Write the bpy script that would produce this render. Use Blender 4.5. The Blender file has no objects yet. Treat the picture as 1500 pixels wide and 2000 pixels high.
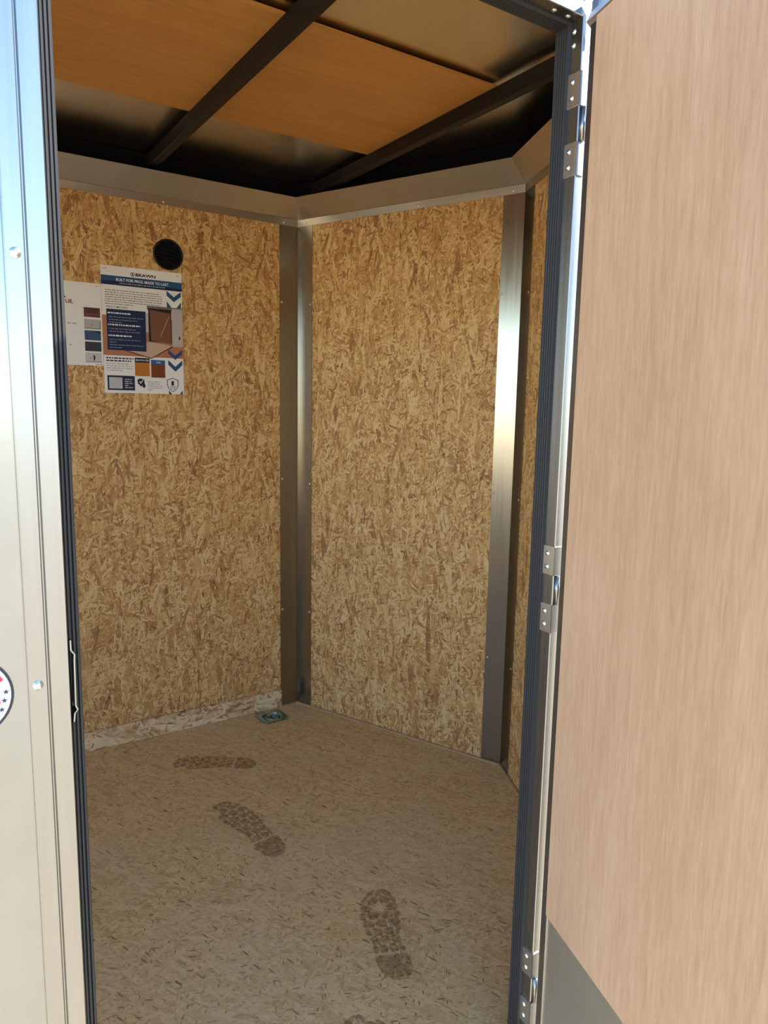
import bpy, bmesh, math, random
from mathutils import Matrix, Vector
random.seed(7)
S = bpy.context.scene
C = S.collection

# ---------------------------------------------------------------- camera
# trailer frame: +X towards the nose, +Y across the trailer away from the viewer, Z up, floor at z = 0 (metres)
cam_d = bpy.data.cameras.new('camera'); cam = bpy.data.objects.new('camera', cam_d); C.objects.link(cam)
cam_d.sensor_fit = 'VERTICAL'; cam_d.sensor_height = 36.0; cam_d.lens = 1395.9 / 2000 * 36.0
cam_d.clip_start = 0.02
F = Vector((0.5450, 0.8256, -0.1462)).normalized()
R = Vector((0.8359, -0.5485, 0.0184)); R = (R - F * R.dot(F)).normalized()
U = R.cross(F)
cam.matrix_world = Matrix(((R.x, U.x, -F.x, 0), (R.y, U.y, -F.y, 0), (R.z, U.z, -F.z, 1.13), (0, 0, 0, 1)))
S.camera = cam

# ---------------------------------------------------------------- sky, sun, exposure
w = bpy.data.worlds.new('world'); S.world = w; w.use_nodes = True
nt = w.node_tree; nt.nodes.clear()
sky = nt.nodes.new('ShaderNodeTexSky'); sky.sky_type = 'NISHITA'; sky.sun_disc = False
SUN_EL, SUN_AZ = math.radians(35.8), math.radians(-33)       # azimuth measured from +X
sky.sun_elevation = SUN_EL; sky.sun_rotation = math.pi / 2 - SUN_AZ
sky.air_density = 1.0; sky.dust_density = 0.05; sky.ozone_density = 4.0
bgn = nt.nodes.new('ShaderNodeBackground'); bgn.inputs[1].default_value = 0.27
outw = nt.nodes.new('ShaderNodeOutputWorld')
nt.links.new(sky.outputs[0], bgn.inputs[0]); nt.links.new(bgn.outputs[0], outw.inputs[0])
sd = bpy.data.lights.new('sun', 'SUN'); sun = bpy.data.objects.new('sun', sd); C.objects.link(sun)
sd.energy = 6.0; sd.angle = 0.009; sd.color = (1.0, 0.93, 0.82)
sv = Vector((math.cos(SUN_EL) * math.cos(SUN_AZ), math.cos(SUN_EL) * math.sin(SUN_AZ), math.sin(SUN_EL)))
sun.rotation_euler = sv.to_track_quat('Z', 'Y').to_euler()
sun.location = (6, -1, 6)
S.view_settings.view_transform = 'Standard'; S.view_settings.look = 'None'
S.view_settings.gamma = 1.0; S.view_settings.use_curve_mapping = False
S.view_settings.exposure = 1.6

# ---------------------------------------------------------------- helpers
def srgb(r, g, b):
    f = lambda c: (c / 255 / 12.92) if c / 255 <= 0.04045 else ((c / 255 + 0.055) / 1.055) ** 2.4
    return (f(r), f(g), f(b), 1)

def mat_new(name):
    m = bpy.data.materials.new(name); m.use_nodes = True
    t = m.node_tree; b = t.nodes['Principled BSDF']
    return m, t, b

class N:                                    # tiny node builder
    def __init__(s, t): s.t = t
    def new(s, typ, **k):
        n = s.t.nodes.new(typ)
        for a, v in k.items(): setattr(n, a, v)
        return n
    def link(s, a, b): s.t.links.new(a, b)
    def put(s, sock, v):
        if hasattr(v, 'is_output') or isinstance(v, bpy.types.NodeSocket): s.link(v, sock)
        else: sock.default_value = v
    def math(s, op, a, b=0.0, c=0.0):
        n = s.new('ShaderNodeMath', operation=op)
        s.put(n.inputs[0], a); s.put(n.inputs[1], b); s.put(n.inputs[2], c); return n.outputs[0]
    def mix(s, f, a, b, blend='MIX'):
        n = s.new('ShaderNodeMix', data_type='RGBA', blend_type=blend)
        s.put(n.inputs[0], f); s.put(n.inputs[6], a); s.put(n.inputs[7], b); return n.outputs[2]
    def mixf(s, f, a, b):
        n = s.new('ShaderNodeMix', data_type='FLOAT')
        s.put(n.inputs[0], f); s.put(n.inputs[2], a); s.put(n.inputs[3], b); return n.outputs[0]
    def ramp(s, f, stops, interp='LINEAR'):
        n = s.new('ShaderNodeValToRGB'); n.color_ramp.interpolation = interp
        e = n.color_ramp.elements
        while len(e) > 1: e.remove(e[-1])
        e[0].position, e[0].color = stops[0]
        for p, c in stops[1:]:
            x = e.new(p); x.color = c
        s.put(n.inputs[0], f); return n.outputs[0]
    def mapping(s, v, loc=(0, 0, 0), rot=(0, 0, 0), sc=(1, 1, 1)):
        n = s.new('ShaderNodeMapping'); s.link(v, n.inputs[0])
        n.inputs[1].default_value = loc; n.inputs[2].default_value = rot; n.inputs[3].default_value = sc
        return n.outputs[0]
    def noise(s, v, scale, detail=2, rough=0.5, dist=0.0, dim='3D'):
        n = s.new('ShaderNodeTexNoise', noise_dimensions=dim); s.link(v, n.inputs['Vector'])
        n.inputs['Scale'].default_value = scale; n.inputs['Detail'].default_value = detail
        n.inputs['Roughness'].default_value = rough; n.inputs['Distortion'].default_value = dist
        return n.outputs[0], n.outputs[1]

def osb(name, axis, grain, tones, fleck, rough=0.55, dust=None, big=1.0, contrast=.55, wob=.010, dens=0.0):
    """oriented strand board: overlapping layers of stretched chips, each chip with its own tone.
    axis: rotation that lays the board plane into XY; grain: main strand direction in that plane"""
    m, t, b = mat_new(name); n = N(t)
    tc = n.new('ShaderNodeTexCoord').outputs['Object']
    p = n.mapping(tc, rot=axis)
    # wobble so chips curl a little
    wc = n.noise(p, 16, 2)[1]
    sub = n.new('ShaderNodeVectorMath', operation='SUBTRACT'); n.link(wc, sub.inputs[0]); sub.inputs[1].default_value = (.5, .5, .5)
    scl = n.new('ShaderNodeVectorMath', operation='SCALE'); n.link(sub.outputs[0], scl.inputs[0]); scl.inputs['Scale'].default_value = wob
    add = n.new('ShaderNodeVectorMath', operation='ADD'); n.link(p, add.inputs[0]); n.link(scl.outputs[0], add.inputs[1])
    pw = add.outputs[0]
    best = None
    layers = [(0, 1.0, 4.5), (18, 1.7, 6), (-22, 1.6, 6), (62, 2.4, 4), (-8, 2.8, 7), (100, 3.2, 4), (10, 4.2, 7), (-50, 4.6, 5)]
    for i, (ang, k, st) in enumerate(layers):
        q = n.mapping(pw, rot=(0, 0, math.radians(ang) + grain), loc=(i * 3.7, i * 1.9, 0))
        q2 = n.mapping(q, sc=(1 / st, 1, 1))
        v = n.new('ShaderNodeTexVoronoi', voronoi_dimensions='2D'); n.link(q2, v.inputs['Vector']); v.inputs['Scale'].default_value = 58 * k / big
        sep = n.new('ShaderNodeSeparateColor'); n.link(v.outputs['Color'], sep.inputs[0])
        h = n.math('ADD', sep.outputs[1], 0.0 * i)
        tone = sep.outputs[0]
        if best is None: best, bh, bq = tone, h, q
        else:
            g = n.math('GREATER_THAN', h, bh)
            best = n.mixf(g, best, tone); bh = n.math('MAXIMUM', h, bh)
            mv = n.new('ShaderNodeMix', data_type='VECTOR'); n.link(g, mv.inputs[0]); n.link(bq, mv.inputs[4]); n.link(q, mv.inputs[5]); bq = mv.outputs[1]
    fib = n.noise(n.mapping(bq, sc=(1 / 9, 1, 1)), 330, 3, 0.7)[0]        # fibres run along each chip
    best = n.math('ADD', n.math('MULTIPLY', n.math('SUBTRACT', best, .5), contrast), .5)
    best = n.math('ADD', best, n.math('MULTIPLY', n.math('SUBTRACT', fib, 0.5), 1.0))
    best = n.math('ADD', best, n.math('MULTIPLY', n.math('SUBTRACT', n.noise(p, 55, 3, .7)[0], 0.5), .5))
    col = n.ramp(best, tones)
    # slim dark slivers and bark specks
    for i, (ang, k, thr, st) in enumerate([(10, 1.1, .93, 5), (-35, 1.5, .92, 5), (58, 1.8, .93, 4), (-5, 2.6, .90, 4)]):
        q = n.mapping(pw, rot=(0, 0, math.radians(ang) + grain), loc=(9 + i * 2.3, 5 + i, 0))
        v = n.new('ShaderNodeTexVoronoi', voronoi_dimensions='2D'); n.link(n.mapping(q, sc=(1 / st, 1, 1)), v.inputs['Vector']); v.inputs['Scale'].default_value = 95 * k / big
        sep = n.new('ShaderNodeSeparateColor'); n.link(v.outputs['Color'], sep.inputs[0])
        core = n.math('LESS_THAN', v.outputs['Distance'], 0.22)
        f = n.math('MULTIPLY', n.math('GREATER_THAN', sep.outputs[2], thr - dens), core)
        f = n.math('MULTIPLY', f, n.math('ADD', n.math('MULTIPLY', sep.outputs[0], .6), .3))
        col = n.mix(f, col, fleck)
    q = n.mapping(pw, rot=(0, 0, math.radians(6) + grain), loc=(31, 17, 0))
    v = n.new('ShaderNodeTexVoronoi', voronoi_dimensions='2D'); n.link(n.mapping(q, sc=(1 / 4.5, 1, 1)), v.inputs['Vector']); v.inputs['Scale'].default_value = 48 / big
    sep = n.new('ShaderNodeSeparateColor'); n.link(v.outputs['Color'], sep.inputs[0])
    f = n.math('MULTIPLY', n.math('GREATER_THAN', sep.outputs[1], .93), n.math('LESS_THAN', v.outputs['Distance'], .45))
    col = n.mix(n.math('MULTIPLY', f, .5), col, n.mix(sep.outputs[0], tones[1][1], tones[-1][1]))
    # broad drift between warmer and paler sheets of veneer
    big_n = n.noise(n.mapping(p, sc=(.6, 1, 1)), 5, 3)[0]
    col = n.mix(n.math('MULTIPLY', n.math('SUBTRACT', big_n, .35), .5), col, tones[-1][1], 'MIX')
    if dust:
        dn = n.noise(p, 3.2, 4, .6)[0]
        col = n.mix(n.math('MULTIPLY', n.ramp(dn, [(.42, (0, 0, 0, 1)), (.68, (1, 1, 1, 1))]), .32), col, dust)
    n.link(col, b.inputs['Base Color'])
    b.inputs['Roughness'].default_value = rough
    b.inputs['Specular IOR Level'].default_value = 0.35
    bp = n.new('ShaderNodeBump'); bp.inputs['Strength'].default_value = 0.25; bp.inputs['Distance'].default_value = 0.0015
    n.link(best, bp.inputs['Height']); n.link(bp.outputs[0], b.inputs['Normal'])
    return m

def ply(name, along, base, dark, light, rough=0.5, sc=1.0):
    """plain veneer: long fine grain along the local axis `along`"""
    m, t, b = mat_new(name); n = N(t)
    tc = n.new('ShaderNodeTexCoord').outputs['Object']
    s = [1, 1, 1]; s['XYZ'.index(along)] = 0.07
    p = n.mapping(tc, sc=tuple(s))
    g1 = n.noise(p, 90 * sc, 5, .7, .3)[0]; g2 = n.noise(p, 420 * sc, 3, .6)[0]
    s2 = [1, 1, 1]; s2['XYZ'.index(along)] = 0.18
    g3 = n.noise(n.mapping(tc, sc=tuple(s2)), 9, 3, .5, .6)[0]
    f = n.math('ADD', n.math('MULTIPLY', g1, .42), n.math('ADD', n.math('MULTIPLY', g2, .30), n.math('MULTIPLY', g3, .28)))
    col = n.ramp(f, [(.30, dark), (.5, base), (.70, light)])
    # short dark pores
    s3 = [1, 1, 1]; s3['XYZ'.index(along)] = 0.05
    v = n.new('ShaderNodeTexVoronoi'); n.link(n.mapping(tc, sc=tuple(s3)), v.inputs['Vector']); v.inputs['Scale'].default_value = 130
    sep = n.new('ShaderNodeSeparateColor'); n.link(v.outputs['Color'], sep.inputs[0])
    f2 = n.math('MULTIPLY', n.math('GREATER_THAN', sep.outputs[0], .93), n.math('LESS_THAN', v.outputs['Distance'], .3))
    col = n.mix(n.math('MULTIPLY', f2, .35), col, dark)
    n.link(col, b.inputs['Base Color']); b.inputs['Roughness'].default_value = rough
    b.inputs['Specular IOR Level'].default_value = 0.3
    return m

def metal(name, col, rough, brush=None, metallic=1.0, fine=140):
    m, t, b = mat_new(name); n = N(t)
    b.inputs['Metallic'].default_value = metallic
    tc = n.new('ShaderNodeTexCoord').outputs['Object']
    s = [1, 1, 1]
    if brush: s['XYZ'.index(brush)] = 0.02
    g = n.noise(n.mapping(tc, sc=tuple(s)), fine if brush else 18, 3, .6)[0]
    n.link(n.math('ADD', rough - .05, n.math('MULTIPLY', g, .10)), b.inputs['Roughness'])
    dk = tuple(c * .86 for c in col[:3]) + (1,)
    n.link(n.mix(g, dk, col), b.inputs['Base Color'])
    return m

def flat(name, col, rough=0.5, spec=0.3):
    m, t, b = mat_new(name); n = N(t)
    tc = n.new('ShaderNodeTexCoord').outputs['Object']
    g = n.noise(tc, 60, 2)[0]
    n.link(n.mix(g, tuple(c * .94 for c in col[:3]) + (1,), col), b.inputs['Base Color'])
    b.inputs['Roughness'].default_value = rough; b.inputs['Specular IOR Level'].default_value = spec
    return m

def mesh(name, V, Fc, m, parent=None, smooth=False, bevel=0.0):
    me = bpy.data.meshes.new(name); me.from_pydata([tuple(v) for v in V], [], Fc); me.update()
    bm = bmesh.new(); bm.from_mesh(me); bmesh.ops.recalc_face_normals(bm, faces=bm.faces)
    if bevel: bmesh.ops.bevel(bm, geom=bm.edges[:], offset=bevel, segments=2, affect='EDGES', profile=.6)
    bm.to_mesh(me); bm.free()
    if smooth:
        for f in me.polygons: f.use_smooth = True
    o = bpy.data.objects.new(name, me); C.objects.link(o)
    if m: me.materials.append(m)
    if parent: o.parent = parent
    return o

def box_vf(x0, x1, y0, y1, z0, z1):
    V = [(x, y, z) for z in (z0, z1) for y in (y0, y1) for x in (x0, x1)]
    return V, [(0, 2, 3, 1), (4, 5, 7, 6), (0, 1, 5, 4), (2, 6, 7, 3), (0, 4, 6, 2), (1, 3, 7, 5)]
def box(name, x0, x1, y0, y1, z0, z1, m, parent=None, bevel=0.0):
    return mesh(name, *box_vf(x0, x1, y0, y1, z0, z1), m, parent, bevel=bevel)

def prism(name, poly, lo, hi, m, parent=None, axis='Z', smooth=False):
    """closed polygon extruded along an axis: Z -> (x,y), Y -> (x,z), X -> (y,z)"""
    f = {'Z': lambda a, b, h: (a, b, h), 'Y': lambda a, b, h: (a, h, b), 'X': lambda a, b, h: (h, a, b)}[axis]
    k = len(poly); V = [f(a, b, lo) for a, b in poly] + [f(a, b, hi) for a, b in poly]
    Fc = [tuple(range(k - 1, -1, -1)), tuple(range(k, 2 * k))] + [(i, (i + 1) % k, k + (i + 1) % k, k + i) for i in range(k)]
    return mesh(name, V, Fc, m, parent, smooth)

def plate_with_hole(name, outer, hole, lo, hi, m, parent=None, axis='Z'):
    """polygon with a hole, extruded from lo to hi"""
    f = {'Z': lambda a, b, h: (a, b, h), 'Y': lambda a, b, h: (a, h, b)}[axis]
    bm = bmesh.new()
    es = []
    for loop in (outer, hole):
        vs = [bm.verts.new(f(a, b, lo)) for a, b in loop]
        es += [bm.edges.new((vs[i], vs[(i + 1) % len(vs)])) for i in range(len(vs))]
    bmesh.ops.triangle_fill(bm, edges=es, use_beauty=True)
    r = bmesh.ops.extrude_face_region(bm, geom=bm.faces[:])
    d = f(0, 0, hi - lo)
    bmesh.ops.translate(bm, verts=[v for v in r['geom'] if isinstance(v, bmesh.types.BMVert)], vec=d)
    bmesh.ops.recalc_face_normals(bm, faces=bm.faces)
    me = bpy.data.meshes.new(name); bm.to_mesh(me); bm.free()
    o = bpy.data.objects.new(name, me); C.objects.link(o); me.materials.append(m)
    if parent: o.parent = parent
    return o

def tag(o, label, cat, kind=None, group=None):
    o['label'] = label; o['category'] = cat
    if kind: o['kind'] = kind
    if group: o['group'] = group
    return o
def empty(name, loc=(0, 0, 0), rz=0.0):
    o = bpy.data.objects.new(name, None); C.objects.link(o); o.location = loc; o.rotation_euler = (0, 0, rz)
    o.empty_display_size = .05; return o

_dome = {}
def dome(name, loc, nrm, r, m, parent, hgt=.5):
    """a rivet or screw head: low dome with a flat brim, built once and shared"""
    key = (m.name, r, hgt)
    if key not in _dome:
        V = [(0, 0, r * hgt)]; Fc = []; seg = 10
        prof = [(.45, .86), (.78, .55), (.92, .2), (1.0, .16), (1.0, -.1)]
        for pr, pz in prof:
            V += [(r * pr * math.cos(2 * math.pi * i / seg), r * pr * math.sin(2 * math.pi * i / seg), r * hgt * pz) for i in range(seg)]
        Fc += [(0, 1 + i, 1 + (i + 1) % seg) for i in range(seg)]
        for k in range(len(prof) - 1):
            a, b = 1 + k * seg, 1 + (k + 1) * seg
            Fc += [(a + i, b + i, b + (i + 1) % seg, a + (i + 1) % seg) for i in range(seg)]
        o = mesh(name, V, Fc, m, parent, True); _dome[key] = o.data
    else:
        o = bpy.data.objects.new(name, _dome[key]); C.objects.link(o); o.parent = parent
    o.location = loc; o.rotation_euler = Vector(nrm).to_track_quat('Z', 'Y').to_euler()
    return o

def tube(name, pts, r, m, parent=None, seg=10, closed=False):
    V = []; Fc = []; n = len(pts); pts = [Vector(p) for p in pts]
    for i, p in enumerate(pts):
        a = pts[(i - 1) % n] if (closed or i > 0) else p
        b = pts[(i + 1) % n] if (closed or i < n - 1) else p
        t = (b - a).normalized(); up = Vector((0, 0, 1)) if abs(t.z) < .9 else Vector((1, 0, 0))
        x = t.cross(up).normalized(); y = x.cross(t)
        V += [p + (x * math.cos(2 * math.pi * k / seg) + y * math.sin(2 * math.pi * k / seg)) * r for k in range(seg)]
    for i in range(n if closed else n - 1):
        j = (i + 1) % n
        Fc += [(i * seg + k, i * seg + (k + 1) % seg, j * seg + (k + 1) % seg, j * seg + k) for k in range(seg)]
    if not closed: Fc += [tuple(range(seg)), tuple((n - 1) * seg + k for k in range(seg))]
    return mesh(name, V, Fc, m, parent, True)

# ---------------------------------------------------------------- materials
WALL_TONES = [(0.0, srgb(118, 80, 46)), (.18, srgb(150, 104, 60)), (.38, srgb(188, 142, 84)), (.6, srgb(208, 168, 108)), (.85, srgb(226, 196, 142)), (1.0, srgb(200, 148, 80))]
FLOOR_TONES = [(0.0, srgb(142, 106, 62)), (.2, srgb(180, 146, 94)), (.45, srgb(204, 172, 116)), (.75, srgb(220, 192, 140)), (1.0, srgb(196, 158, 98))]
XZ = (math.radians(90), 0, 0)          # lays an upright board into the texture's XY plane
M_osb = osb('osb_wall', XZ, math.radians(90), WALL_TONES, srgb(84, 50, 28), contrast=.66)
M_osbf = osb('osb_floor', (0, 0, 0), math.radians(60), FLOOR_TONES, srgb(98, 68, 42), .5, dust=srgb(200, 180, 148), contrast=.42, dens=.02)
M_osbk = osb('osb_kickboard', XZ, math.radians(5), [(0.0, srgb(140, 98, 60)), (.25, srgb(190, 152, 106)), (.55, srgb(218, 186, 140)), (.8, srgb(230, 208, 170)), (1.0, srgb(206, 166, 112))], srgb(104, 68, 40), big=1.6, contrast=.8)
M_plyd = ply('luan_plywood_door', 'Z', srgb(188, 152, 121), srgb(168, 129, 99), srgb(203, 170, 139))
M_plyr = ply('luan_plywood_roof', 'X', srgb(192, 136, 70), srgb(168, 108, 48), srgb(204, 150, 84))
M_galv = metal('brushed_galvanised', (.36, .33, .28, 1), .22, 'Z')
M_galvx = metal('brushed_galvanised_cove', (.62, .58, .51, 1), .34)
M_roof = metal('roof_sheet', (.76, .72, .64, 1), .24, 'Y', 1.0, 16)
M_alu = metal('mill_aluminium', (.29, .29, .29, 1), .28, 'Z')
M_alud = metal('door_frame_aluminium', (.34, .34, .34, 1), .32, 'Z')
M_skin = metal('silver_painted_skin', (.29, .30, .30, 1), .22, None, .9)
M_zinc = metal('zinc_plate', (.34, .45, .45, 1), .25)
M_alub = metal('sky_brightened_aluminium', (.80, .80, .80, 1), .34)  # base raised for the door's top rail alone, paling its sky reflection
M_dskin = metal('door_inner_skin', (.74, .73, .68, 1), .42)
M_steel = metal('rivet_steel', (.70, .69, .67, 1), .28)
M_bow = flat('black_painted_tube', srgb(26, 22, 21), .5, .3)
M_rub = flat('black_rubber', srgb(46, 46, 46), .5, .25)
M_blk = flat('black_plastic', srgb(14, 14, 15), .5, .4)
M_cav = flat('gap_shade_rail_steel', srgb(14, 13, 13), .8, .1)  # rail steel darkened to carry the shade behind the coves
M_edge = flat('pale_cut_edge', srgb(196, 160, 122), .7, .2)

# ---------------------------------------------------------------- ground outside
def ground_mat():
    m, t, b = mat_new('gravel_ground'); n = N(t)
    tc = n.new('ShaderNodeTexCoord').outputs['Object']
    a = n.noise(tc, 1.3, 5, .6)[0]; c = n.noise(tc, 46, 3, .7)[0]
    col = n.ramp(n.math('ADD', n.math('MULTIPLY', a, .5), n.math('MULTIPLY', c, .5)), [(.3, srgb(172, 154, 124)), (.55, srgb(212, 194, 160)), (.75, srgb(226, 211, 182))])
    n.link(col, b.inputs['Base Color']); b.inputs['Roughness'].default_value = .9
    return m
g = box('ground', -60, 60, -60, 60, -.60, -.45, ground_mat())
tag(g, 'pale sunlit gravel lot that the trailer stands on', 'ground', 'structure')

# ---------------------------------------------------------------- room outline
RX = -1.36                      # rear edge
YN, YF = 0.809, 2.356           # inner faces of the near and far side walls
C1 = Vector((1.173, YF)); C2 = Vector((1.5102, 1.5824)); C3 = Vector((1.173, YN))
ZT = 1.742                      # underside of the cove flange
ROOF = 1.886
OSK = 0.757                     # outer face of the near wall
TH = .045

def frame_on(a, b):
    """origin a, local X along a->b, local +Y outwards (away from the room)"""
    d = (b - a).normalized(); return math.atan2(d.y, d.x), (b - a).length

# floor with a recess for the tie-down plate
DX0, DX1, DY0, DY1 = .981, 1.082, 2.234, 2.334
ins = .016
hole = [(DX0 + ins, DY0 + ins), (DX1 - ins, DY0 + ins), (DX1 - ins, DY1 - ins), (DX0 + ins, DY1 - ins)]
fl = plate_with_hole('floor', [(RX, OSK + .004), (1.173, OSK + .004), (C2.x + .05, C2.y), (1.173, YF + TH), (RX, YF + TH)], hole, -.03, 0.0, M_osbf)
tag(fl, 'strand board trailer floor with muddy boot prints', 'floor', 'structure')

def wall(name, a, b, z0, z1, m, label):
    rz, L = frame_on(a, b)
    o = mesh(name, *box_vf(0, L, 0, .012, z0, z1), m); o.location = (a.x, a.y, 0); o.rotation_euler = (0, 0, rz)
    s = mesh('outer_sheet', *box_vf(0, L, .012, TH, z0 - .08, ROOF), M_skin, o)
    return tag(o, label, 'wall', 'structure')
wf = wall('wall_far', Vector((C1.x, C1.y)), Vector((RX, YF)), 0, ZT + .03, M_osb, 'tall strand board side wall carrying the posters and round vent')
wf.rotation_euler = (0, 0, 0); wf.location = (RX, YF, 0)
wn = mesh('wall_nose_left', *box_vf(0, (C2 - C1).length, 0, .012, 0, ZT + .03), M_osb)
rz = math.atan2((C2 - C1).y, (C2 - C1).x); wn.location = (C1.x, C1.y, 0); wn.rotation_euler = (0, 0, rz)
mesh('outer_sheet', *box_vf(-.02, (C2 - C1).length + .02, .012, TH, -.08, ROOF), M_skin, wn)
tag(wn, 'slanted strand board nose wall between the two metal corner posts', 'wall', 'structure')
wr = mesh('wall_nose_right', *box_vf(0, (C3 - C2).length, 0, .012, 0, ZT + .03), M_osb)
rz = math.atan2((C3 - C2).y, (C3 - C2).x); wr.location = (C2.x, C2.y, 0); wr.rotation_euler = (0, 0, rz)
mesh('outer_sheet', *box_vf(-.02, (C3 - C2).length + .02, .012, TH, -.08, ROOF), M_skin, wr)
tag(wr, 'narrow sliver of strand board nose wall beside the door hinges', 'wall', 'structure')

# near side wall with the door opening
OX0, OX1, OZ = .1185, .8125, 1.6675
nw = plate_with_hole('wall_near', [(RX, -.001), (C3.x, -.001), (C3.x, ZT + .03), (RX, ZT + .03)], [(OX0 - .012, .004), (OX1 + .012, .004), (OX1 + .012, OZ + .012), (OX0 - .012, OZ + .012)], .797, YN, M_osb, axis='Y')
tag(nw, 'near side wall of the trailer around the door opening', 'wall', 'structure')
plate_with_hole('outer_skin', [(RX, -.10), (C3.x + .02, -.10), (C3.x + .02, ROOF), (RX, ROOF)], [(OX0 - .012, .004), (OX1 + .012, .004), (OX1 + .012, OZ + .012), (OX0 - .012, OZ + .012)], OSK + .002, .797, M_skin, nw, axis='Y')

# rear opening: posts, header, added unseen ramp
rw = empty('wall_rear', (RX, 0, 0))
for y0, y1 in ((OSK, YN + .06), (YF - .06, YF + TH)):
    box('rear_post', -.06, 0, y0, y1, -.08, ROOF, M_alu, rw)
box('rear_header', -.06, 0, YN + .06, YF - .06, 1.74, ROOF, M_alu, rw)
rd = box('added_ramp_door', 0, .03, YN + .06, YF - .06, 0, 1.70, M_osb, rw); rd.location = (-.06, 0, -.01); rd.rotation_euler = (0, math.radians(-60), 0)   # unseen ramp added half lowered, tempers rear light and post reflections
tag(rw, 'metal rear frame of the trailer around its open end', 'wall', 'structure')

# ---------------------------------------------------------------- ceiling: sheet, bows, plywood strip
outl = [(RX - .06, OSK - .004), (C3.x + .02, OSK - .004), (C2.x + .06, C2.y), (C1.x + .02, YF + TH), (RX - .06, YF + TH)]
ce = prism('ceiling', outl, ROOF, ROOF + .004, M_roof)
tag(ce, 'bare metal roof sheet of the trailer seen from inside', 'ceiling', 'structure')
BOW = [(-1.10, YN, YF), (-.51, YN, YF), (.065, YN, YF), (.652, YN, YF), (1.193, .87, 2.296)]
for x, y0, y1 in BOW:
    prism('roof_bow', [(x, 1.840), (x + .0035, 1.8385), (x + .0235, 1.8385), (x + .027, 1.840), (x + .027, 1.8735), (x, 1.8735)], y0, y1, M_bow, ce, axis='Y')
pp = box('plywood_panel', -.7, 1.206, 1.369, 1.934, 1.8735, 1.879, M_plyr, ce)
pp['label'] = 'orange plywood strip lying on top of the black roof tubes'
# top rails behind the coves, coloured near-black for the gap's shade
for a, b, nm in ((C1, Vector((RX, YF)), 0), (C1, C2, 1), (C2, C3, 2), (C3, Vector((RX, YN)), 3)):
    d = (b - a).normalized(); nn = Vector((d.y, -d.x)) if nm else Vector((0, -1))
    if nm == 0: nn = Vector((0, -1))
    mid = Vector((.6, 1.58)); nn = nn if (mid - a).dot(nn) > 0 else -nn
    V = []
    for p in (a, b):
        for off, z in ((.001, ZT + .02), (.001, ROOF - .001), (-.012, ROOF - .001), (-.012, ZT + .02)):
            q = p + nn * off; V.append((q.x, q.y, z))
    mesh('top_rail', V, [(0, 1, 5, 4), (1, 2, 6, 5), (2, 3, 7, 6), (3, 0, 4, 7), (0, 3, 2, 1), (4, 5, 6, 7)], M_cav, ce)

# ---------------------------------------------------------------- cove trims (mitred)
def inset(path, d):
    """offset an open inward polyline by d towards the room"""
    out = []
    for i, p in enumerate(path):
        ns = []
        for a, b in ((i - 1, i), (i, i + 1)):
            if a < 0 or b >= len(path): continue
            t = (path[b] - path[a]).normalized(); ns.append(Vector((t.y, -t.x)))
        if len(ns) == 1: out.append(p + ns[0] * d)
        else:
            bi = (ns[0] + ns[1]).normalized(); out.append(p + bi * (d / bi.dot(ns[0])))
    return out
path = [Vector((RX, YF)), C1, C2, C3, Vector((RX, YN))]
prof = [(.0015, ZT), (.0030, ZT), (.0034, ZT + .0225), (.0060, ZT + .0245), (.056, ZT + .0815), (.055, ZT + .0830), (.0045, ZT + .0255), (.0015, ZT + .0235)]
rings = [[(q, z) for q in inset(path, d)] for d, z in prof]
names = ['wall carrying the posters', 'slanted nose wall', 'nose wall by the hinges', 'near wall over the door']
SCR = {0: [(.706, 0), (1.119, 0), (.30, 0), (-.1, 0)], 1: [(.041, 0), (.487, 0), (.805, 0)], 2: [(.048, 0), (.45, 0)], 3: []}
for k in range(4):
    V = []; n = len(prof)
    for e in (k, k + 1):
        for (ring) in rings: q, z = ring[e]; V.append((q.x, q.y, z))
    Fc = [(i, (i + 1) % n, n + (i + 1) % n, n + i) for i in range(n)] + [tuple(range(n)), tuple(range(n, 2 * n))]
    o = mesh('trim_%d' % (k + 1), V, Fc, M_galvx)
    tag(o, 'angled brushed metal cove trim along the top of the ' + names[k], 'trim', 'structure')
    t = (path[k + 1] - path[k]).normalized(); nn = Vector((t.y, -t.x))
    for s, _ in SCR[k]:
        q = Vector((s, YF)) if k == 0 else path[k] + t * s
        q = q + nn * .0028
        dome('screw', (q.x, q.y, ZT + .009), (nn.x, nn.y, 0), .0042, M_steel, o)

# ---------------------------------------------------------------- corner posts (bent sheet angles)
def corner(name, c, a_dir, b_dir, la, lb, label, zs_a, zs_b, sa, sb):
    na = Vector((-a_dir.y, a_dir.x)); nb = Vector((-b_dir.y, b_dir.x)); mid = Vector((.6, 1.58))
    if (mid - c).dot(na) < 0: na = -na
    if (mid - c).dot(nb) < 0: nb = -nb
    def meet(d):                                       # inner line of both legs
        A = Matrix(((na.x, na.y), (nb.x, nb.y))); return c + A.inverted() @ Vector((d, d))
    t0, t1 = .0004, .0022
    poly = [c + a_dir * la + na * t0, meet(t0), c + b_dir * lb + nb * t0, c + b_dir * lb + nb * t1, meet(t1), c + a_dir * la + na * t1]
    o = prism(name, [(p.x, p.y) for p in poly], .002, ZT + .012, M_galv)
    tag(o, label, 'trim', 'structure')
    for z in zs_a: q = c + a_dir * sa + na * t1; dome('screw', (q.x, q.y, z), (na.x, na.y, 0), .0038, M_steel, o)
    for z in zs_b: q = c + b_dir * sb + nb * t1; dome('screw', (q.x, q.y, z), (nb.x, nb.y, 0), .0038, M_steel, o)
d12 = (C2 - C1).normalized(); d23 = (C3 - C2).normalized()
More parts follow.
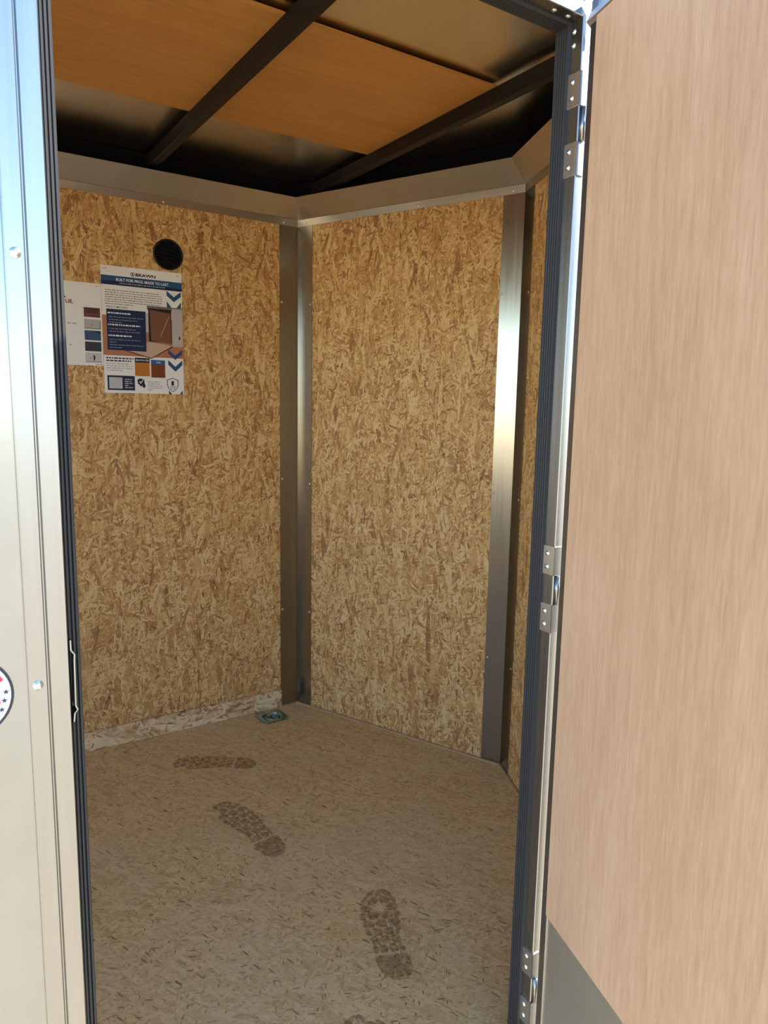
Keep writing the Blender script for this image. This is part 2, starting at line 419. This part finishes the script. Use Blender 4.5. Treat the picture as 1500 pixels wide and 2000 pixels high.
corner('trim_5', C1, Vector((-1, 0)), d12, .071, .066, 'brushed metal corner post rising behind the tie-down plate', (1.484, .864, .376), (1.478, .847, .367), .063, .058)
corner('trim_6', C2, -d12, d23, .068, .072, 'brushed metal corner post at the tip of the nose', (1.464, .873, .346), (1.457, .864, .343), .060, .060)
corner('trim_7', C3, -d23, Vector((-1, 0)), .07, .07, 'brushed metal corner post hidden behind the hinge jamb', (1.46, .87, .35), (1.46, .87, .35), .06, .06)

# kick board and pale floor edge
kb = box('baseboard_far', RX, C1.x - .0715, YF - .0125, YF - .0004, .0005, .066, M_osbk, bevel=.001)
tag(kb, 'low pale strand board kick strip along the foot of the poster wall', 'baseboard', 'structure')
for nm, a, b, lab in (('baseboard_nose_left', C1, C2, 'thin pale wood edge along the foot of the slanted nose wall'), ('baseboard_nose_right', C2, C3, 'thin pale wood edge along the foot of the hinge side nose wall')):
    P = inset([C1, C2, C3], .003); Q = inset([C1, C2, C3], .011); i = 0 if nm.endswith('left') else 1
    pl = [(P[i].x, P[i].y), (P[i + 1].x, P[i + 1].y), (Q[i + 1].x, Q[i + 1].y), (Q[i].x, Q[i].y)]
    tag(prism(nm, pl, .0003, .004, M_edge), lab, 'baseboard', 'structure')

# ---------------------------------------------------------------- door frame in the near wall
df = empty('trim_8', ((OX0 + OX1) / 2, OSK, 0))
def fbox(name, x0, x1, y0, y1, z0, z1, m, bevel=0.0):
    o = box(name, x0, x1, y0, y1, z0, z1, m, bevel=bevel); o.parent = df; o.location = -Vector(df.location); return o
# outside flange: two steps and a rolled lip (profile swept up the jambs and over the head)
def jamb(name, prof_xy, z0, z1, m):
    o = prism(name, prof_xy, z0, z1, m, axis='Z'); o.parent = df; o.location = -Vector(df.location); return o
yo = OSK
L0 = .0803
lprof = [(L0, yo + .002), (L0, yo - .0012), (L0 + .0012, yo - .0022), (L0 + .0165, yo - .0022), (L0 + .0178, yo - .0012), (L0 + .0188, yo - .0012), (L0 + .0202, yo - .0036), (OX0 - .0012, yo - .0036), (OX0, yo - .0024), (OX0, yo + .040), (OX0 - .012, yo + .040), (OX0 - .012, yo + .002)]
jamb('latch_jamb', lprof, .0, OZ + .0375, M_alu)
R1 = OX1 + .0385
rprof = [(R1, yo + .002), (R1, yo - .0012), (R1 - .0012, yo - .0022), (R1 - .0165, yo - .0022), (R1 - .0178, yo - .0012), (R1 - .0188, yo - .0012), (R1 - .0202, yo - .0036), (OX1 + .0012, yo - .0036), (OX1, yo - .0024), (OX1, yo + .040), (OX1 + .012, yo + .040), (OX1 + .012, yo + .002)]
jamb('hinge_jamb', rprof, .0, OZ + .0375, M_alud if False else M_alu)
hprof = [(yo + .002, OZ + .0375), (yo - .0022, OZ + .0375), (yo - .0022, OZ + .021), (yo - .0036, OZ + .0185), (yo - .0036, OZ + .0012), (yo - .0024, OZ), (yo + .040, OZ), (yo + .040, OZ + .012), (yo + .002, OZ + .012)]
o = prism('head_jamb', hprof, OX0, OX1, M_alu, axis='X'); o.parent = df; o.location = -Vector(df.location)
fbox('threshold', OX0, OX1, yo - .004, yo + .040, .0005, .006, M_alu)
# ribbed rubber seal around the opening
def ribbed(x_face, sgn, depth):
    """profile across (x, y): ribs proud of the jamb return"""
    pts = [(x_face, yo + .0175)]
    for i in range(5):
        y = yo + .019 + i * .0042
        pts += [(x_face + sgn * depth * (.72 + .06 * i), y), (x_face + sgn * depth * (.78 + .06 * i), y + .0026), (x_face + sgn * depth * (.30 + .06 * i), y + .0034)]
    pts += [(x_face + sgn * depth, yo + .0412), (x_face, yo + .0412)]
    return pts
lp = [(OX0 - .001, yo + .0205)]
for i in range(4):                              # ribs side by side, facing outwards
    a = OX0 + i * .0038; lp += [(a, yo + .0205), (a + .0006, yo + .0190), (a + .0026, yo + .0190), (a + .0032, yo + .0205), (a + .0033, yo + .0218), (a + .0037, yo + .0218)]
lp += [(OX0 + .0154, yo + .0412), (OX0 - .001, yo + .0412)]
jamb('door_seal', lp, .006, OZ - .0, M_rub)
jamb('door_seal', ribbed(OX1, -1, .0065), .006, OZ - .0, M_rub)
o = prism('door_seal', [(y, OZ - (OX1 - x)) for x, y in ribbed(OX1, -1, .006)], OX0, OX1, M_rub, axis='X'); o.parent = df; o.location = -Vector(df.location)
# bright inner lip
fbox('inner_lip', OX1 - .0022, OX1 + .011, yo + .0414, yo + .0426, .0, OZ + .002, M_alu)
fbox('inner_lip', OX0 - .011, OX0 + .0150, yo + .0414, yo + .0426, .0, OZ + .002, M_alu)
fbox('inner_lip', OX0, OX1, yo + .0414, yo + .0426, OZ - .003, OZ + .011, M_alu)
# bent strike plate on the latch side
sp_pts = [(.0000, .8900), (.0010, .8900), (.0012, .8795), (.0044, .8745), (.0040, .8690), (.0034, .8200), (.0052, .8155), (.0022, .8120), (.0012, .8030), (.0000, .8030)]
th = .0014
outer = [(OX0 + x + th, z) for x, z in sp_pts]; inner = [(OX0 + x, z) for x, z in reversed(sp_pts)]
o = prism('strike_plate', outer + inner, yo - .0035, yo + .012, M_alu, axis='Y'); o.parent = df; o.location = -Vector(df.location)
for x, z in ((.0895, 1.2627), (.0889, .8485), (.0895, 1.62), (.0889, .43), (.0889, .07)):
    dome('flange_screw', (x - df.location.x, yo - .0022 - df.location.y, z), (0, -1, 0), .0052, M_steel, df, .7)
for x in (.768, .795):
    dome('rivet', (x - df.location.x, .767 - df.location.y, OZ), (0, 0, -1), .0042, M_steel, df, .55)
for z in (1.654, 1.636):
    dome('rivet', (OX1 - df.location.x, .770 - df.location.y, z), (-1, 0, 0), .0042, M_steel, df, .55)
tag(df, 'aluminium door frame with ribbed black rubber seal around the opening', 'door frame', 'structure')

# ---------------------------------------------------------------- the open door
DD = Vector((-.300, -.954, 0)).normalized()                 # from the hinge outwards
HX, HY = .8112, .742
door = empty('door_1', (HX, HY, 0), math.atan2(DD.y, DD.x))
# local frame: +X along the leaf, -Y towards the viewer's side (inner face), +Y outside
DW, DZ0, DZ1 = .735, .035, 1.694
inner_y = 0.0
sgn = 1 if (Matrix.Rotation(door.rotation_euler.z, 3, 'Z') @ Vector((0, 1, 0))).dot(Vector((-1, .3, 0))) < 0 else -1   # outside direction in local Y
def dbox(name, x0, x1, y0, y1, z0, z1, m, bevel=0.0):
    a, b_ = sorted((sgn * y0, sgn * y1)); return box(name, x0, x1, a, b_, z0, z1, m, door, bevel)
dbox('door_skin', .004, DW - .004, .005, .034, DZ0 + .004, DZ1 - .02, M_dskin)
pd = dbox('plywood_panel', .0192, DW - .02, -.0006, .0048, .322, 1.6545, M_plyd, .0006)
pd['label'] = 'pinkish tan plywood lining of the open door'
dbox('hinge_stile', 0, .0165, .003, .036, DZ0, DZ1 - .012, M_alud)
dbox('latch_stile', DW - .018, DW, -.001, .036, DZ0, DZ1 - .012, M_alu)
# top rail: lip sloped to mirror the sky, its metal brightened for that
prof = [(-.002, 1.6565), (.013, DZ1), (.036, DZ1), (.036, 1.650), (.005, 1.650)]
pr = [(sgn * y, z) for y, z in prof]
prism('top_rail', pr, -.004, DW, M_alub, door, axis='X')
prism('bottom_rail', [(sgn * y, z) for y, z in ((.002, DZ0), (.002, DZ0 + .022), (.0055, DZ0 + .03), (.036, DZ0 + .03), (.036, DZ0))], 0, DW, M_alu, door, axis='X')

# hinges: two riveted leaves on the jamb with a knuckle between them
def hinge(zt, zb, label):
    h = empty('hinge', (OX1, OSK, zb)); h.parent = door
    h.matrix_parent_inverse = Matrix.Identity(4)
    L = door.matrix_basis.inverted() @ Matrix.Translation((OX1, OSK, zb)); h.matrix_basis = L
    t = (zt - zb); lf = t * .33
    for z0 in (0, t - lf):
        V, Fc = box_vf(-.0016, .0003, -.0040, .0225, z0, z0 + lf)
        mesh('hinge_leaf', V, Fc, M_steel, h, bevel=.0005)
        mesh('hinge_wrap', *box_vf(-.0016, .0135, -.0056, -.0034, z0, z0 + lf), M_alu, h, bevel=.0006)
        for k in (.28, .74): dome('rivet', (-.0016, .0100, z0 + lf * k), (-1, 0, 0), .0040, M_steel, h, .6)
    tube('knuckle', [(.0070, -.0058, lf + .001), (.0070, -.0058, t - lf - .001)], .0042, M_alu, h, 12)
    h['label'] = label
hinge(1.5985, 1.460, 'top riveted hinge on the jamb')
hinge(.9215, .7845, 'middle riveted hinge on the jamb')
hinge(.2270, .0900, 'bottom riveted hinge on the jamb')
tag(door, 'open side door lined with pinkish tan plywood, swung outwards', 'door', 'structure')

# ---------------------------------------------------------------- round vent
def vent():
    e = empty('round_vent', (.716, YF, 1.593))
    seg = 40; r = .0475
    V = []; Fc = []
    prof = [(r, 0), (r, -.004), (r * .97, -.0062), (r * .90, -.0066), (r * .88, -.003)]
    for a, y in prof: V += [(a * math.cos(2 * math.pi * i / seg), y, a * math.sin(2 * math.pi * i / seg)) for i in range(seg)]
    for k in range(len(prof) - 1): Fc += [(k * seg + i, k * seg + (i + 1) % seg, (k + 1) * seg + (i + 1) % seg, (k + 1) * seg + i) for i in range(seg)]
    mesh('rim', V, Fc, M_blk, e, True)
    mesh('back_disc', [(r * .9 * math.cos(2 * math.pi * i / seg), -.0008, r * .9 * math.sin(2 * math.pi * i / seg)) for i in range(seg)], [tuple(range(seg))], M_blk, e)
    for k in range(-8, 9):
        z = k * .0048; hw = math.sqrt(max(0, (r * .885) ** 2 - z * z))
        if hw < .006: continue
        mesh('louver', [(-hw, -.0062, z - .0016), (hw, -.0062, z - .0016), (hw, -.0012, z + .0016), (-hw, -.0012, z + .0016), (-hw, -.0054, z - .0024), (hw, -.0054, z - .0024), (hw, -.0008, z + .0006), (-hw, -.0008, z + .0006)],
             [(0, 1, 2, 3), (4, 7, 6, 5), (0, 4, 5, 1), (2, 6, 7, 3), (0, 3, 7, 4), (1, 5, 6, 2)], M_blk, e)
    tag(e, 'round black louvered vent on the wall above the posters', 'vent')
vent()

# ---------------------------------------------------------------- posters
_ink = {}
def ink(*c):
    if c not in _ink: _ink[c] = flat('ink_%d_%d_%d' % c, srgb(*c), .45, .3)
    return _ink[c]

class Poster:
    """flat sheet on the far wall; positions are fractions across (a) and down (b) of the sheet"""
    def __init__(s, x0, x1, z0, z1, label, name='poster', y=YF - .0006):
        s.x0, s.z1, s.w, s.h = x0, z1, x1 - x0, z1 - z0
        s.e = empty(name, (x0, y, z1)); s.k = 0
        mesh('sheet', *box_vf(0, s.w, -.0006, 0, -s.h, 0), ink(232, 230, 228), s.e)
        tag(s.e, label, 'poster')
    def P(s, a, b, lv=1): return (a * s.w, -.0006 - .00022 * lv, -b * s.h)
    def poly(s, name, pts, c, lv=1):
        return mesh(name, [s.P(a, b, lv) for a, b in pts], [tuple(range(len(pts)))], ink(*c), s.e)
    def rect(s, name, a0, b0, a1, b1, c, lv=1): return s.poly(name, [(a0, b0), (a1, b0), (a1, b1), (a0, b1)], c, lv)
    def polys(s, name, plist, c, lv=1):
        V = []; Fc = []
        for pts in plist:
            Fc.append(tuple(range(len(V), len(V) + len(pts)))); V += [s.P(a, b, lv) for a, b in pts]
        return mesh(name, V, Fc, ink(*c), s.e)
    def lines(s, name, a0, b0, rows, c, gap=.02, hgt=.0045, lv=2, seed=1):
        """small print too fine to read: rows of word-length strokes"""
        rnd = random.Random(seed); out = []
        for i, wd in enumerate(rows):
            a = a0; b = b0 + i * gap
            while a < a0 + wd:
                l = min(rnd.uniform(.012, .05), a0 + wd - a)
                out.append([(a, b), (a + l, b), (a + l, b + hgt), (a, b + hgt)]); a += l + .009
        return s.polys(name, out, c, lv)
    def text(s, name, body, a0, b, a1, c, lv=2, hgt=None, bold=0.0):
        """lettering fitted between a0 and a1 with its baseline at b"""
        cu = bpy.data.curves.new(name, 'FONT'); cu.body = body; cu.offset = bold; cu.resolution_u = 3
        tmp = bpy.data.objects.new(name, cu); C.objects.link(tmp)
        dg = bpy.context.evaluated_depsgraph_get(); me = bpy.data.meshes.new_from_object(tmp.evaluated_get(dg))
        bpy.data.objects.remove(tmp)
        xs = [v.co.x for v in me.vertices]; zs = [v.co.y for v in me.vertices]
        kx = (a1 - a0) * s.w / (max(xs) - min(xs)); kz = kx if hgt is None else hgt * s.h / max(zs); mx = min(xs)
        for v in me.vertices:
            v.co = Vector((a0 * s.w + (v.co.x - mx) * kx, -.0006 - .00022 * lv, -b * s.h + v.co.y * kz))
        o = bpy.data.objects.new(name, me); C.objects.link(o); o.parent = s.e; me.materials.clear(); me.materials.append(ink(*c))
        return o
    def chevron(s, a0, a1, b0, t, dp, c, lv=1, keep=1.0):
        am = (a0 + a1) / 2
        return s.poly('chevron', [(a0, b0), (am, b0 + dp), (a1, b0), (a1, b0 + t), (am, b0 + dp + t), (a0, b0 + t)], c, lv)
    def ring(s, name, pts_o, pts_i, c, lv=2):
        n = len(pts_o); V = [s.P(a, b, lv) for a, b in pts_o] + [s.P(a, b, lv) for a, b in pts_i]
        return mesh(name, V, [(i, (i + 1) % n, n + (i + 1) % n, n + i) for i in range(n)], ink(*c), s.e)

NAVY, BLUE = (20, 34, 74), (38, 80, 122)
p = Poster(.509, .757, 1.1565, 1.5395, 'portrait poster headed BRAWN with blue chevrons and a shield, below the vent', y=YF - .0014)
p.lines('small_print', .03, .022, [.05], (120, 120, 120), seed=4); p.lines('small_print', .93, .022, [.03], (120, 120, 120), seed=5)
cc = [(.382 + .026 * math.cos(i * math.pi / 8), .052 + .0168 * math.sin(i * math.pi / 8)) for i in range(16)]
ci = [(.382 + .019 * math.cos(i * math.pi / 8), .052 + .0123 * math.sin(i * math.pi / 8)) for i in range(16)]
p.ring('emblem', cc, ci, (40, 44, 52))
p.poly('emblem_mark', [(.375, .043), (.389, .043), (.389, .058), (.382, .064), (.375, .058)], (40, 44, 52))
p.text('brand_lettering', 'BRAWN', .418, .063, .665, (24, 24, 28), hgt=.024, bold=.03)
p.rect('blue_band', 0, .076, 1, .148, NAVY); p.poly('blue_band', [(0, .078), (1, .078), (1, .128), (.35, .112), (0, .118)], BLUE, 2)
p.text('headline', 'BUILT FOR PROS. MADE TO LAST.', .18, .114, .835, (236, 238, 242), 3, hgt=.0215, bold=.012)
p.lines('headline', .22, .127, [.56], (150, 166, 190), hgt=.007, lv=3, seed=9)
p.lines('small_print', .04, .186, [.66, .69, .70, .71, .70, .68, .33], (112, 112, 116), gap=.0178, hgt=.0055, seed=11)
p.text('heading', 'WHY IT MATTERS:', .05, .326, .31, (60, 62, 70), hgt=.015, bold=.006)
# photograph of a trailer with its ramp lowered
p.rect('photo', .0, .385, 1, .70, (178, 116, 86)); p.rect('photo_sky', .52, .345, .56, .50, (200, 186, 178), 2)
p.poly('photo_ramp', [(.28, .655), (.56, .575), (.86, .60), (.585, .707)], (196, 166, 142), 3)
p.polys('photo_ramp_edge', [[(.28, .655), (.585, .707), (.585, .714), (.27, .661)], [(.585, .707), (.86, .60), (.865, .608), (.585, .714)]], (50, 34, 30), 3)
p.rect('photo_trailer_body', .545, .285, 1, .318, (120, 104, 100), 2)
p.rect('photo_trailer_doorway', .56, .305, .855, .575, (40, 26, 22), 3)
p.poly('photo_trailer_interior', [(.578, .318), (.845, .335), (.845, .585), (.59, .565)], (120, 80, 58), 4)
p.polys('photo_strap', [[(.82, .36), (.827, .362), (.712, .53), (.705, .527)]], (190, 150, 110), 5)
p.rect('photo_trailer_door', .86, .295, .998, .605, (186, 176, 172), 4); p.rect('photo_latch', .945, .52, .965, .545, (50, 30, 36), 5)
p.rect('navy_panel', .05, .336, .525, .658, NAVY, 6)
for i, (b, rows) in enumerate(((.395, (.42, .35, .15)), (.487, (.33, .38)), (.572, (.38, .08, .42, .15)))):
    p.lines('panel_print', .075, b, rows, (138, 146, 168), gap=.021, hgt=.0052, lv=7, seed=20 + i)
    p.lines('panel_heading', .065, b - .034, [(.28, .39, .28)[i]], (226, 228, 236), hgt=.011, lv=7, seed=30 + i)
for b0, t in ((.150, .040),): p.chevron(.80, .985, b0, t, .048, BLUE, 1)
for pts in ([(.80, .235), (.86, .285), (.80, .285)], [(.985, .235), (.985, .285), (.925, .285)]): p.poly('chevron', pts, BLUE, 1)
p.chevron(.80, .985, .628, .035, .05, (44, 76, 110), 5); p.chevron(.80, .985, .715, .040, .055, BLUE, 1)
p.lines('heading', .03, .716, [.33, .30], (44, 48, 62), gap=.021, hgt=.011, seed=41)
p.lines('small_print', .03, .764, [.28, .30, .31, .19], (140, 140, 146), gap=.0175, hgt=.005, seed=42)
p.rect('sample_photo', .375, .74, .56, .858, (186, 112, 34)); p.rect('sample_caption', .375, .71, .56, .748, (22, 24, 40), 2)
p.text('sample_lettering', 'BRAWN OSB', .388, .736, .548, (232, 232, 236), 3, hgt=.014, bold=.006)
p.rect('sample_photo', .578, .75, .758, .866, (120, 58, 22)); p.rect('sample_caption', .578, .722, .758, .758, (52, 90, 148), 2)
p.text('sample_lettering', 'OSB', .643, .747, .70, (232, 232, 236), 3, hgt=.012, bold=.006)
p.rect('code_panel', .035, .86, .368, .978, (24, 28, 56)); p.rect('blank_square', .055, .875, .215, .965, (184, 184, 190), 2)
p.lines('code_caption', .245, .885, [.09, .085, .10, .05, .10], (190, 194, 208), gap=.0165, hgt=.007, lv=2, seed=51)
p.poly('shield_icon', [(.40, .888), (.44, .876), (.488, .888), (.488, .915), (.445, .945), (.405, .918)], (26, 30, 52))
p.polys('tick', [[(.424, .905), (.431, .900), (.442, .911), (.468, .888), (.474, .893), (.442, .921)]], (230, 230, 236), 2)
p.poly('thumb_icon', [(.465, .915), (.487, .912), (.502, .935), (.492, .955), (.462, .948)], (26, 30, 52))
p.lines('small_print', .53, .900, [.17, .15, .19, .19, .06], (140, 140, 146), gap=.0168, hgt=.0055, seed=52)
sh = [(.853, .862), (.90, .876), (.928, .88), (.928, .925), (.905, .957), (.853, .982), (.80, .957), (.778, .925), (.778, .88), (.806, .876)]
shi = [(.853 + (a - .853) * .88, .922 + (b - .922) * .90) for a, b in sh]
p.ring('shield', sh, shi, (52, 58, 72)); p.text('shield_lettering', '1', .836, .926, .868, (24, 26, 32), hgt=.036, bold=.02)
p.text('shield_lettering', 'YEAR', .812, .946, .896, (44, 48, 60), hgt=.013, bold=.01)
p.lines('small_print', .82, .953, [.065], (110, 112, 120), hgt=.004, seed=60)
for pts in ([(.80, .968), (.845, 1.0), (.80, 1.0)], [(.985, .968), (.985, 1.0), (.94, 1.0)]): p.poly('chevron', pts, (58, 72, 92), 1)

q = Poster(.128, .5082, 1.237, 1.4815, 'plain white landscape poster with five small pictures, half hidden by the door frame', y=YF - .0006)
fx = lambda x: (x - .128) / .3802
fz = lambda z: (1.4815 - z) / .2445
q.text('lettering', 'K', fx(.372), fz(1.434), fx(.4095), (26, 24, 28), hgt=.16, bold=.02)
q.text('lettering', 'UE.', fx(.4065), fz(1.4175), fx(.4285), (132, 34, 40), hgt=.045, bold=.03)
q.lines('small_print', fx(.492), fz(1.474), [.026], (120, 120, 124), hgt=.006, seed=70)
A0, A1 = fx(.4565), fx(.5035)
zz = [(1.4095, 1.381), (1.3755, 1.347), (1.3415, 1.313), (1.3085, 1.280), (1.276, 1.2475)]
for (za, zb), c in zip(zz, ((106, 56, 46), (176, 172, 168), (52, 78, 112), (48, 50, 54), (196, 194, 194))):
    q.rect('picture', A0, fz(za), A1, fz(zb), c)
z = lambda i, t: fz(zz[i][0] + (zz[i][1] - zz[i][0]) * t)
for k in range(4): q.polys('picture_detail', [[(A0 + .006 + k * .004, z(0, .08 + k * .13)), (A1 - .006 - k * .004, z(0, .08 + k * .13)), (A1 - .010 - k * .004, z(0, .15 + k * .13)), (A0 + .010 + k * .004, z(0, .15 + k * .13))]], (44, 30, 30), 2)
q.polys('picture_detail', [[(A0, z(1, .95)), (A1, z(1, .95)), (A1, z(1, 1.02)), (A0, z(1, 1.02))], [(A1 - .006, z(1, .15)), (A1, z(1, .15)), (A1, z(1, 1)), (A1 - .006, z(1, 1))], [(A0 + .055, z(1, .5)), (A0 + .061, z(1, .5)), (A0 + .061, z(1, .6)), (A0 + .055, z(1, .6))]], (90, 88, 88), 2)
q.polys('picture_detail', [[(A0 + .03, z(2, 0)), (A1, z(2, 0)), (A1, z(2, .3)), (A0 + .09, z(2, .14))], [(A0, z(2, .92)), (A1, z(2, .92)), (A1, z(2, 1)), (A0, z(2, 1))]], (28, 30, 38), 2)
q.polys('picture_detail', [[(A0 + .060, z(4, .2)), (A0 + .072, z(4, .3)), (A0 + .076, z(4, .55)), (A0 + .068, z(4, .82)), (A0 + .060, z(4, .85))], [(A0 + .035, z(4, .5)), (A0 + .041, z(4, .5)), (A0 + .041, z(4, .6)), (A0 + .035, z(4, .6))], [(A0, z(4, .96)), (A1, z(4, .96)), (A1, z(4, 1.01)), (A0, z(4, 1.01))]], (52, 50, 52), 2)
q.lines('small_print', fx(.409), fz(1.3605), [.075], (120, 116, 116), hgt=.009, seed=71)
q.lines('small_print', fx(.412), fz(1.297), [.018], (120, 116, 116), hgt=.009, seed=72)
q.lines('small_print', fx(.487), fz(1.2415), [.045], (110, 112, 150), hgt=.008, seed=73)

# ---------------------------------------------------------------- round sticker on the outside skin
def sticker():
    cx, cz, r = .0267, .8450, .0410
    e = empty('round_sticker', (cx, OSK + .0012, cz))
    seg = 48
    def disc(name, r0, r1, m, y):
        if r0 == 0: return mesh(name, [(r1 * math.cos(2 * math.pi * i / seg), y, r1 * math.sin(2 * math.pi * i / seg)) for i in range(seg)], [tuple(range(seg))], m, e)
        V = [(rr * math.cos(2 * math.pi * i / seg), y, rr * math.sin(2 * math.pi * i / seg)) for rr in (r0, r1) for i in range(seg)]
        return mesh(name, V, [(i, (i + 1) % seg, seg + (i + 1) % seg, seg + i) for i in range(seg)], m, e)
    disc('white_disc', 0, r, ink(226, 234, 240), 0); disc('black_ring', r * .935, r, ink(44, 46, 50), -.0003)
    for (x, z) in ((.0606, .8464), (.0588, .8379), (.0561, .8290)):
        pts = []
        for k in range(10):
            a = math.pi / 2 + k * math.pi / 5; rr = .0031 if k % 2 == 0 else .0013
            pts.append((x - cx + rr * math.cos(a), -.0003, z - cz + rr * math.sin(a)))
        mesh('star', pts, [tuple(range(10))], ink(58, 60, 78), e)
    for pts in ([(.0530, .8660), (.0560, .8645), (.0578, .8608), (.0592, .8600), (.0570, .8575), (.0545, .8570), (.0520, .8590)], [(.0535, .8400), (.0552, .8430), (.0552, .8350), (.0535, .8340)]):
        mesh('red_mark', [(x - cx, -.0003, z - cz) for x, z in pts], [tuple(range(len(pts)))], ink(196, 44, 66), e)
    tag(e, 'round white sticker with black ring and dark stars on the outer skin', 'sticker')
sticker()

# ---------------------------------------------------------------- recessed tie-down
def tiedown():
    e = empty('tie_down_plate', ((DX0 + DX1) / 2, (DY0 + DY1) / 2, 0))
    hw, hd = (DX1 - DX0) / 2, (DY1 - DY0) / 2; c = .013
    oct_ = lambda w, d, k: [(-w + k, -d), (w - k, -d), (w, -d + k), (w, d - k), (w - k, d), (-w + k, d), (-w, d - k), (-w, -d + k)]
    rings = [(hw, hd, c, .0004), (hw, hd, c, .0022), (hw - .003, hd - .003, c, .0036), (hw - .018, hd - .018, .010, .0036), (hw - .021, hd - .021, .010, .001), (hw - .027, hd - .027, .008, -.013), (.006, .006, .003, -.015)]
    V = []; Fc = []
    for w_, d_, k_, z_ in rings: V += [(x, y, z_) for x, y in oct_(w_, d_, k_)]
    for r_ in range(len(rings) - 1): Fc += [(r_ * 8 + i, r_ * 8 + (i + 1) % 8, (r_ + 1) * 8 + (i + 1) % 8, (r_ + 1) * 8 + i) for i in range(8)]
    Fc.append(tuple((len(rings) - 1) * 8 + i for i in range(8)))
    mesh('plate', V, Fc, M_zinc, e)
    pts = [(-.024 * math.cos(t) , -.021 * math.sin(t) + .002, .0005 - .004 * math.sin(t)) for t in [math.pi * k / 12 for k in range(13)]]
    tube('ring', pts + [(.012, .006, .0035), (-.012, .006, .0035)], .0042, M_zinc, e, 10, True)
    mesh('ring_clip', *box_vf(-.014, .014, .003, .013, .0036, .0085), M_zinc, e, bevel=.002)
    tube('drain_hole', [(0, -.002, -.0148), (0, -.002, -.0142)], .009, M_blk, e, 14)
    for sx in (-1, 1):
        for sy in (-1, 1): dome('bolt', (sx * (hw - .011), sy * (hd - .011), .0036), (0, 0, 1), .004, M_zinc, e, .4)
    tag(e, 'zinc recessed tie-down plate with ring set in the floor corner', 'tie-down')
tiedown()

# ---------------------------------------------------------------- boot prints
def mud_mat():
    m, t, b = mat_new('dried_mud'); n = N(t)
    tc = n.new('ShaderNodeTexCoord').outputs['Object']
    a = n.noise(tc, 60, 4, .7)[0]
    n.link(n.mix(a, srgb(120, 84, 46), srgb(156, 116, 72)), b.inputs['Base Color']); b.inputs['Roughness'].default_value = .8
    al = n.noise(tc, 90, 3, .7)[0]
    n.link(n.ramp(al, [(.34, (.12, .12, .12, 1)), (.66, (.62, .62, .62, 1))]), b.inputs['Alpha'])
    return m
M_mud = mud_mat()
def half_width(t):      # sole half width, t from toe (0) to heel (1)
    pts = [(0, .012), (.05, .030), (.15, .043), (.30, .047), (.45, .041), (.58, .033), (.68, .032), (.80, .036), (.92, .033), (1, .014)]
    for (a, wa), (b, wb) in zip(pts, pts[1:]):
        if a <= t <= b: return wa + (wb - wa) * (t - a) / (b - a)
    return 0
def bootprint(toe, heel, wide, label, seed, t_lo=0.0, flip=1, flat_heel=True):
    rnd = random.Random(seed); toe = Vector(toe); heel = Vector(heel); d = heel - toe; L = d.length; d.normalize(); s = Vector((-d.y, d.x)) * flip
    o = toe; V = []; Fc = []
    nrow = 11
    rows = [i / nrow for i in range(nrow + 1)]
    heel_row = 8
    def pt(t, x):
        bend = .010 * math.sin(t * math.pi * 1.1)
        q = d * (t * L) + s * (x * wide + bend); return (q.x, q.y, .0007)
    for i in range(nrow):
        t0, t1 = rows[i], rows[i + 1]
        if t1 < t_lo: continue
        if i >= heel_row and flat_heel:
            continue
        off = .33 * (i % 2)
        for c0 in (-1.33, -.67, 0, .67, 1.33):
            a, b = max(-1, c0 - .33 + off), min(1, c0 + .33 + off)
            if b - a < .2 or rnd.random() < .04: continue
            g = .0; e = .0015; tm = (t0 + t1) / 2 + rnd.uniform(-.01, .01); wq = (b - a) * .2
            pl = ((a + g * .3, tm), (a + wq, t0 + e), (b - wq, t0 + e), (b - g * .3, tm), (b - wq, t1 - e), (a + wq, t1 - e))
            Fc.append(tuple(range(len(V), len(V) + 6))); V += [pt(t, x * half_width(t)) for x, t in pl]
    if flat_heel:
        pts = []
        ts = [heel_row / nrow + .02 + (1 - heel_row / nrow - .02) * k / 6 for k in range(7)]
        pts = [pt(t, half_width(t)) for t in ts] + [pt(t, -half_width(t)) for t in reversed(ts)]
        Fc.append(tuple(range(len(V), len(V) + len(pts)))); V += pts
    ob = mesh('boot_print', V, Fc, M_mud); ob.location = (toe.x, toe.y, 0)
    return tag(ob, label, 'boot print', group='muddy boot prints on the floor')
bootprint((.622, 2.128), (.845, 1.990), 1.0, 'slim brown boot print lying across the floor near the kick strip', 3)
bootprint((.662, 1.835), (.712, 1.525), 1.0, 'brown boot print in the middle of the floor, toe towards the poster wall', 5)
bootprint((.850, 1.285), (.742, 1.035), 1.0, 'clear scaly boot print with solid heel nearest the hinge jamb', 8, flip=-1)
bootprint((.628, 1.010), (.560, .800), 1.0, 'boot print just inside the threshold, only its toe showing', 12)
